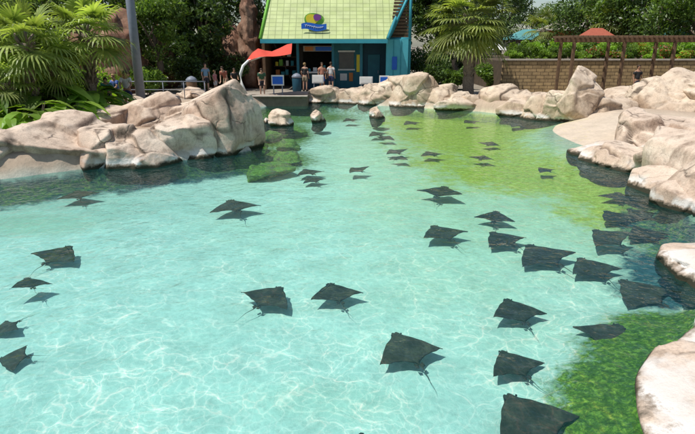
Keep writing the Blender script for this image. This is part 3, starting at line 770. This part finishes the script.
def disc(name,cx,cz,rx,rz,y,mat,par,n=28,wob=0,dep=.06):
    V=[];
    for yy in (y,y+dep):
        for k in range(n):
            a=2*math.pi*k/n; q=1+wob*math.sin(3*a+1); V.append((cx+rx*q*math.cos(a),yy,cz+rz*q*math.sin(a)))
    Fc=[tuple(range(n)),tuple(range(2*n-1,n-1,-1))]+[(k,k+n,(k+1)%n+n,(k+1)%n) for k in range(n)]
    return meshobj(name,V,Fc,mat,par)
disc('backing',0,.18,.70,.48,0,M_LIME,sg,wob=.05)
disc('emblem',-.12,.24,.46,.34,-.04,M_YEL,sg,dep=.03,wob=.07)
disc('emblem',.24,.36,.28,.22,-.07,M_PURP,sg,dep=.025,wob=.06)
V=[];n=16
for yy in (-.12,-.08):
    for k in range(n):
        xx=-.88+1.76*k/(n-1); zz=-.26+.07*math.sin((k/(n-1))*math.pi*2+.4); hw_=.25-.08*abs(xx)
        V+= [(xx,yy,zz-hw_),(xx,yy,zz+hw_)]
Fc=[]
for k in range(n-1):
    a=2*k; b=a+2*n
    Fc+=[(a,a+2,a+3,a+1),(b+1,b+3,b+2,b),(a+1,a+3,b+3,b+1),(a+2,a,b,b+2)]
Fc+=[(0,1,2*n+1,2*n),(2*n-1,2*n-2,4*n-2,4*n-1)]
meshobj('banner',V,Fc,M_BLUE,sg)
mb=MB()
def bl_(k): return -.26+.07*math.sin((k)*math.pi*2+.4)
pts_=[(-.64+1.28*k/60+.035*math.sin(k*.95),-.135,bl_(.12+k/60*.76)+.055*math.cos(k*.95)*(1.5 if k<8 or 28<k<34 else .8)) for k in range(61)]
mb.add(*tube_data(pts_,[.013]*61,5))
mb.obj('lettering',M_WHITE,sg)
beam('bracket',(-.4,.3,-.5),(-.4,.06,-.1),.03,M_GREY,sg); beam('bracket',(.4,.3,-.5),(.4,.06,-.1),.03,M_GREY,sg)

# ---------------- shade canopy ---------------------------------------------
cy=32.0
def pt(px,py,y): 
    x,z,_=A(px,py,y); return Vector((x,y,z))
sh=empty('shade_canopy',(A(244,92,cy)[0],cy,.45)); tag(sh,'red swooping fabric shade sail on curved white mast','canopy')
O=Vector(sh.location)
top=[pt(247,60,32),pt(252,53,32.1),pt(258,48.5,32.2),pt(265,50.5,32.4),pt(272,51.5,32.6),pt(280,48,32.6),pt(287,44.5,32.6),pt(292,43.5,32.6)]
bot=[pt(248,61,31.6),pt(253,59,31.2),pt(260,57,31.0),pt(267,56.5,31.0),pt(273,56.5,31.0),pt(280,56,31.1),pt(286,55,31.2),pt(291,54,31.4)]
V=[];N=6
for a,b in zip(top,bot):
    for j in range(N+1):
        t=j/N; V.append(a.lerp(b,t)+Vector((0,0,-.12*math.sin(math.pi*t)))-O)
Fc=[(i*(N+1)+j,(i+1)*(N+1)+j,(i+1)*(N+1)+j+1,i*(N+1)+j+1) for i in range(len(top)-1) for j in range(N)]
meshobj('canopy',V,Fc,M_RED,sh,True)
tube('mast',[pt(246,94,31.2)-O,pt(241.5,84,31.2)-O,pt(240.5,74,31.2)-O,pt(243,66,31.3)-O,pt(248,61,31.6)-O,pt(258,58,32.5)-O,pt(272,53,32.8)-O,pt(290,45.5,32.8)-O],[.09,.085,.08,.075,.065,.05,.04,.03],M_WHITE,sh,12)

# ---------------- lamp post ------------------------------------------------
x,_,s=A(140,90,26)
lp=empty('lamp_post',(x,26,.45)); tag(lp,'thick grey-blue metal post rising out of sight','lamp post')
tube('pole',[(0,0,.3),(0,0,4),(0,0,9)],[.21,.19,.16],M_GREY,lp,20)
tube('base',[(0,0,-.02),(0,0,.25),(0,0,.32)],[.34,.34,.24],M_GREY,lp,20)
tube('lamp_arm',[(0,0,8.8),(.4,0,9.2),(1.2,0,9.3)],[.07,.06,.05],M_GREY,lp,10)
box('lamp_head',1.1,1.8,-.15,.15,9.2,9.35,M_GREY,lp,.03)

def stand(px,y,w,h,face,label):
    x,_,s=A(px,88,y); e=empty('info_board',(x,y,.45)); tag(e,label,'sign')
    box('post',-w*.35-.03,-w*.35+.03,-.03,.03,-.02,h*.5,M_GREY,e); box('post',w*.35-.03,w*.35+.03,-.03,.03,-.02,h*.5,M_GREY,e)
    box('panel',-w/2,w/2,-.05,.04,h*.5+.002,h,M_WHITE,e); box('panel_face',-w/2+.06,w/2-.06,-.065,-.052,h*.5+.08,h-.08,face,e,.002)
stand(278,31.5,.7,1.15,M_BLUE,'white framed board with blue face by the water')
stand(366,34.5,.8,.9,M_WHITE,'low white framed notice board before the kiosk')
stand(318,34.6,.7,1.0,M_WHITE,'small white menu board by the counter')
stand(384,34.7,.6,.95,M_BLUE,'small blue notice board before the kiosk')
def bin_(px,y,mt,label):
    x,_,s=A(px,88,y); e=empty('litter_bin',(x,y,.45)); tag(e,label,'bin')
    tube('body',[(0,0,0),(0,0,.06),(0,0,.8),(0,0,.84)],[.24,.27,.29,.27],mt,e,16)
    tube('lid',[(0,0,.845),(0,0,.93),(0,0,1.05),(0,0,1.12)],[.30,.31,.2,.05],M_GREY,e,16)
bin_(297,34.3,M_TEALD,'dark teal litter bin beside the kiosk'); bin_(418,34.4,M_WOODB,'brown litter bin beside the kiosk')
bin_(192,31,M_WOODB,'brown litter bin on the paved bank')
x0,_,_=P(228,98,.5); x1,_,_=P(306,98,.5)
e=empty('pool_deck',(x0,30.6,.45)); tag(e,'low dark stone ledge for visitors at the water','ledge')
box('slab',0,x1-x0,-.3,1.6,-.6,.05,M_STONE2,e,.05); box('coping',-.05,x1-x0+.05,-.42,-.05,.052,.12,M_STONE,e,.03)
rl=empty('railing',(P(150,92,.5)[0],29.5,.45)); tag(rl,'low dark metal railing along the paved bank','fence')
for i in range(5): tube('post',[(i*1.1,0,0),(i*1.1,0,.9)],.025,M_GREY,rl,6)
tube('rail',[(-.05,0,.92),(4.45,0,.92)],.03,M_GREY,rl,6); tube('rail',[(-.05,0,.5),(4.45,0,.5)],.018,M_GREY,rl,6)

# ---------------- retaining wall, terrace, pergola -------------------------
m,nt,out=newmat('tan_block_wall'); o=objc(nt)
mp=nt.nodes.new('ShaderNodeMapping'); mp.inputs['Rotation'].default_value=(R(90),0,0); nt.links.new(o,mp.inputs[0])
br=nt.nodes.new('ShaderNodeTexBrick'); br.inputs['Scale'].default_value=1; br.inputs['Brick Width'].default_value=.5; br.inputs['Row Height'].default_value=.2; br.inputs['Mortar Size'].default_value=.018
br.inputs['Color1'].default_value=(.46,.32,.16,1); br.inputs['Color2'].default_value=(.36,.25,.13,1); br.inputs['Mortar'].default_value=(.15,.105,.06,1)
nt.links.new(mp.outputs[0],br.inputs['Vector'])
n_=noi(nt,o,3,5); col=mix(nt,1.0,br.outputs[0],ramp(nt,n_.outputs[0],[(.3,.7),(.65,1.15)]),'MULTIPLY')
princ(nt,out,col,.9,bump(nt,mth(nt,'SUBTRACT',n_.outputs[0],br.outputs['Fac']),.6,.04),.2); M_BLOCK=m
xw0=A(503,75,34)[0]
rw=empty('retaining_wall',(xw0,34,.45)); tag(rw,'tan block retaining wall holding a planted terrace','wall')
box('wall',0,20,0,.4,-.1,1.85,M_BLOCK,rw,.01)
box('coping',-.05,20.05,-.06,.46,1.852,1.95,M_STONE,rw,.02)
tb=box('terrace',xw0+.01,xw0+24,34.41,60,.3,2.28,simple('soil',(.10,.07,.045),(.06,.045,.03),3,.95,.4),None,0); tb['kind']='structure'
for i in range(17):
    px=512+i*11.5; y=34.9+(i%3)*.5; x,_,s=A(px,58,y)
    shrub(x,y,2.2,.75,.6,.42+.18*((i*7)%3),[L_BRIGHT,L_MID,L_BRIGHT][i%3],2200,.12,'flowering green shrub on the terrace wall' if i>5 and i%2 else 'low bright green shrub on the terrace wall',420 if i>5 and i%2 else None)
for i in range(9):
    px=520+i*22; y=38+(i%2)*1.5; x,_,s=A(px,50,y)
    shrub(x,y,2.2,1.2,.9,.85,[L_BRIGHT,L_MID][i%2],2800,.16,'rounded green shrub on the terrace')
pg=empty('pergola',(A(563,80,32)[0],31,.45)); tag(pg,'dark weathered timber pergola over the far path','pergola')
span=A(700,60,32)[0]-A(563,80,32)[0]+.6
for i in range(4):
    for yy in (0,1.9):
        xx=i*span/3; box('post',xx-.08,xx+.08,yy-.08,yy+.08,0,2.9,M_WOODB,pg,.015)
for yy in (0,1.9): box('beam',-.4,span+.4,yy-.05,yy+.05,2.902,3.12,M_WOODB,pg,.015)
for i in range(34):
    xx=-.3+i*(span+.6)/33; box('rafter',xx-.04,xx+.04,-.5,2.4,3.122,3.24,M_WOODB,pg,.01)
def pavilion(px,y,w,h,wall,roofm,label,zb=.45):
    x,_,s=A(px,40,y); e=empty('pavilion',(x,y,zb)); tag(e,label,'building')
    box('wall',-w/2,w/2,0,3,0,h,wall,e,.02)
    n=max(2,int(w/1.6))
    for i in range(n):
        xx=-w/2+(i+.5)*w/n; wi=box('window',xx-.4,xx+.4,-.04,-.005,h*.4,h*.75,M_GLASS,e,.01)
        box('frame',xx-.46,xx+.46,-.07,-.042,h*.75+.002,h*.75+.08,M_WHITE,wi,.005)
    V=[(-w/2-.4,-.5,h+.002),(w/2+.4,-.5,h+.002),(w/2+.4,3.5,h+.002),(-w/2-.4,3.5,h+.002),(-w*.2,1.5,h+1.1),(w*.2,1.5,h+1.1)]
    meshobj('roof',V,[(0,1,5,4),(1,2,5),(2,3,4,5),(3,0,4),(3,2,1,0)],roofm,e)
pavilion(538,62,6,3.3,M_STONE,M_SLATE,'pale stone pavilion with muted teal roof in the distance')
pavilion(573,58,5,3.0,M_ORG,M_STONE,'orange pavilion with pale roof in the distance',1.6)
pavilion(604,44,2.2,1.1,M_STONE,M_BRICK,'small low pavilion with brick red roof beyond the terrace',2.28)
pavilion(680,44,2.2,1.2,M_STONE,M_SLATE,'small low pavilion with teal roof beyond the terrace',2.28)
pavilion(505,70,4,2.2,M_STONE,M_WHITE,'small stone pavilion with white roof in the distance')
for px,y in ((497,56),(520,58)):
    x,_,s=A(px,50,y); e=empty('patio_umbrella',(x,y,.45)); tag(e,'white patio umbrella in the distance','umbrella')
    tube('pole',[(0,0,0),(0,0,2.6)],.03,M_GREY,e,6)
    V=[(0,0,2.9)]+[(1.4*math.cos(a*math.pi/4),1.4*math.sin(a*math.pi/4),2.3) for a in range(8)]
    meshobj('canopy',V,[(0,1+a,1+(a+1)%8) for a in range(8)],M_WHITE,e)

# ---------------- people ---------------------------------------------------
def skinmesh(name,verts,edges,radii,mat,parent,sub=1,root=0):
    me=bpy.data.meshes.new(name+'_sk'); me.from_pydata(verts,edges,[]); 
    o=bpy.data.objects.new(name+'_sk',me); COL.objects.link(o)
    md=o.modifiers.new('s','SKIN'); md.use_smooth_shade=True
    sv=me.skin_vertices[0].data
    for i,r in enumerate(radii):
        sv[i].radius=(r,r) if not hasattr(r,'__len__') else r
        sv[i].use_root=(i==root)
    ms=o.modifiers.new('d','SUBSURF'); ms.levels=sub; ms.render_levels=sub
    bpy.context.view_layer.update()
    dg=bpy.context.evaluated_depsgraph_get()
    m2=bpy.data.meshes.new_from_object(o.evaluated_get(dg)); m2.name=name
    bpy.data.objects.remove(o); m2.materials.clear(); m2.materials.append(mat)
    m2.polygons.foreach_set('use_smooth',[True]*len(m2.polygons))
    return link(bpy.data.objects.new(name,m2),parent)
SK=[simple('skin_light',(.50,.30,.21),(.44,.26,.18),8,.6,.02),simple('skin_tan',(.34,.19,.12),(.30,.16,.10),8,.6,.02)]
HAIR=[simple('hair_brown',(.05,.03,.018),(.03,.018,.01),20,.6,.2),simple('hair_blond',(.30,.20,.09),(.22,.14,.06),20,.6,.2)]
def cloth(n,c): return simple('cloth_'+n,c,tuple(q*.85 for q in c),6,.85,.15)
def person(px,y,yaw,pose,shirt,short,skin,hair,h,label,z=.45):
    x,_,s=A(px,80,y); k=h/1.7
    e=empty('person',(x,y,z),yaw); e.scale=(k,k,k); tag(e,label,'person','visitors around the pool')
    bend={'stand':0,'lean':R(35),'reach':R(15)}[pose]
    pel=Vector((0,0,.95))
    def up(p): 
        p=Vector(p)-pel; q=Vector((p.x,p.y*math.cos(bend)-p.z*math.sin(bend),p.y*math.sin(bend)+p.z*math.cos(bend))); return q+pel
    V=[];E=[];Rr=[]
    def add(p,r,par=None):
        V.append(tuple(p)); Rr.append(r)
        if par is not None: E.append((par,len(V)-1))
        return len(V)-1
    a0=add(pel,(.14,.10)); a1=add(up((0,0,1.1)),(.125,.09),a0); a2=add(up((0,0,1.3)),(.15,.10),a1); a3=add(up((0,.01,1.43)),(.09,.07),a2)
    a4=add(up((0,0,1.5)),.05,a3); a5=add(up((0,-.015,1.56)),(.065,.075),a4); a6=add(up((0,-.01,1.64)),(.078,.09),a5); a7=add(up((0,0,1.70)),(.055,.06),a6)
    nzp=add(up((0,-.105,1.605)),.012,a6)
    sleeves=[];legs=[]
    for sx in (-1,1):
        sh_=up((sx*.17,0,1.40))
        if pose=='stand': el=up((sx*.23,.03,1.13)); wr=up((sx*.22,-.08,.92)); pd=Vector((0,-.02,-.08))
        elif pose=='reach': el=up((sx*.22,-.18,1.20)); wr=up((sx*.17,-.40,1.18)); pd=Vector((0,-.08,-.02))
        else: el=up((sx*.2,-.16,1.16)); wr=up((sx*.16,-.36,1.02)); pd=Vector((0,-.06,-.06))
        i1=add(sh_,.062,a3); i2=add(el,.042,i1); i3=add(wr,.026,i2)
        pm=wr+pd; i4=add(pm,(.036,.02),i3)
        sleeves.append((sh_,sh_+(el-sh_)*.65))
        for f in range(4):
            b=pm+Vector(((f-1.5)*.02,0,0))+pd*.35; l=(.6,.75,.7,.5)[f]
            j=add(b,.009,i4); j2=add(b+pd*l*.6+Vector((0,-.008,-.004)),.008,j); add(b+pd*l+Vector((0,-.02,-.012)),.007,j2)
        tb_=wr+pd*.4+Vector((-sx*.03,0,0)); j=add(tb_,.010,i3); add(tb_+pd*.5+Vector((-sx*.02,-.01,0)),.008,j)
        h1=add((sx*.09,0,.90),.095,a0); h2=add((sx*.105,-.02,.49),.06,h1); h3=add((sx*.11,.02,.09),.038,h2); add((sx*.12,-.13,.035),.036,h3)
        legs.append(((sx*.09,0,.90),(sx*.104,-.018,.56)))
    skinmesh('body',V,E,Rr,SK[skin],e)
    V=[tuple(up((0,0,.93))),tuple(up((0,0,1.12))),tuple(up((0,0,1.3))),tuple(up((0,.01,1.42)))];E=[(0,1),(1,2),(2,3)];Rr=[(.165,.125),(.15,.115),(.172,.125),(.12,.09)]
    for a,b in sleeves:
        V.append(tuple(a));Rr.append(.082);E.append((3,len(V)-1)); V.append(tuple(b));Rr.append(.07);E.append((len(V)-2,len(V)-1))
    skinmesh('shirt',V,E,Rr,cloth(*shirt),e)
    V=[(0,0,1.0),(0,0,.93)];E=[(0,1)];Rr=[(.155,.12),(.165,.13)]
    for a,b in legs:
        V.append(tuple(a));Rr.append(.115);E.append((1,len(V)-1)); V.append(tuple(b));Rr.append(.095);E.append((len(V)-2,len(V)-1))
    skinmesh('shorts',V,E,Rr,cloth(*short),e,root=1)
    c=up((0,.022,1.655)); d,Fc=ico(3)
    vv=d*np.array([.092,.105,.098]); vv[:,2]=np.where((d[:,1]<-.3)&(d[:,2]<.35),vv[:,2]*.3+.03,vv[:,2]); 
    vv=vv*(1+.04*np.sin(d[:,:1]*19+d[:,1:2]*13))
    vv=vv+np.array(c); fastmesh('hair',vv,Fc,HAIR[hair],e,None)
    for sx in (-1,1):
        q=up((sx*.03,-.088,1.635)); ey=bpy.data.objects.new('eye',EYE); link(ey,e); ey.location=q; ey.scale=(.8,.8,.8)
    shoe=MB()
    for sx in (-1,1): shoe.add(*tube_data([(sx*.11,.06,.04),(sx*.115,-.05,.045),(sx*.122,-.17,.035)],[.05,.052,.035],8))
    shoe.obj('shoes',M_DARK,e,True)
    return e
person(106,23.6,.3,'lean',('teal',(.05,.25,.28)),('navy',(.03,.04,.10)),0,0,1.55,'child in teal shirt leaning over the rocks')
person(116,24.2,-.4,'reach',('blue',(.08,.14,.40)),('grey',(.2,.2,.2)),0,1,1.55,'child in blue shirt leaning over the rocks')
person(126,23.8,.2,'reach',('white',(.6,.6,.6)),('navy',(.03,.04,.10)),1,0,1.7,'person in white shirt reaching over the rocks')
person(206,33,.6,'stand',('sky',(.18,.32,.45)),('dark',(.04,.04,.05)),0,0,1.72,'adult in pale blue shirt standing on the bank')
person(226,32.2,-.3,'lean',('rust',(.30,.10,.07)),('khaki',(.30,.25,.17)),0,0,1.68,'adult in rust shirt bending toward the water')
person(234,31.9,.4,'reach',('black',(.03,.03,.03)),('denim',(.06,.10,.20)),1,0,1.5,'person in black shirt reaching toward the water')
person(215,33.5,1.2,'stand',('pink',(.5,.2,.22)),('white',(.6,.6,.6)),0,1,1.3,'child in pink shirt standing on the bank')
person(262,31.5,.1,'lean',('dgreen',(.05,.12,.07)),('dark',(.04,.04,.05)),0,0,1.6,'person in dark green shirt bending over the ledge')
person(322,34.8,.2,'stand',('coral',(.48,.22,.15)),('blue',(.08,.14,.40)),1,0,1.7,'bare-armed person in coral top by the kiosk')
person(305,34.9,2.8,'stand',('black',(.03,.03,.03)),('khaki',(.30,.25,.17)),0,1,1.68,'person in black shirt facing the kiosk counter')
person(331,35.0,2.9,'stand',('white',(.6,.6,.6)),('navy',(.03,.04,.10)),0,0,1.72,'person in white shirt waiting at the counter')
person(637,30.2,.1,'stand',('black',(.03,.03,.03)),('dark',(.04,.04,.05)),1,0,1.7,'person in dark clothes standing under the pergola')

# ---------------- light, sky, camera ---------------------------------------
sd=Vector((-.46,-.20,1.0)).normalized()
L=bpy.data.lights.new('sun','SUN'); L.energy=5.0; L.angle=R(.53); L.color=(1,.965,.90)
lo=bpy.data.objects.new('sun',L); COL.objects.link(lo); lo.rotation_euler=(-sd).to_track_quat('-Z','Y').to_euler(); lo.location=(0,0,30)
w=bpy.data.worlds.new('World'); scene.world=w; w.use_nodes=True; nt=w.node_tree
sk=nt.nodes.new('ShaderNodeTexSky'); sk.sky_type='NISHITA'; sk.sun_disc=False
sk.sun_elevation=math.asin(sd.z); sk.sun_rotation=math.atan2(sd.x,sd.y)%(2*math.pi)
bg=nt.nodes['Background']; bg.inputs[1].default_value=.11; nt.links.new(sk.outputs[0],bg.inputs[0])
cam=bpy.data.cameras.new('camera'); cam.sensor_width=36; cam.lens=36*F/695; cam.clip_end=3000
co=bpy.data.objects.new('camera',cam); COL.objects.link(co); co.location=(0,0,H); co.rotation_euler=(R(90)-TH,0,0)
scene.camera=co
scene.view_settings.view_transform='Standard'; scene.view_settings.look='None'; scene.view_settings.exposure=0
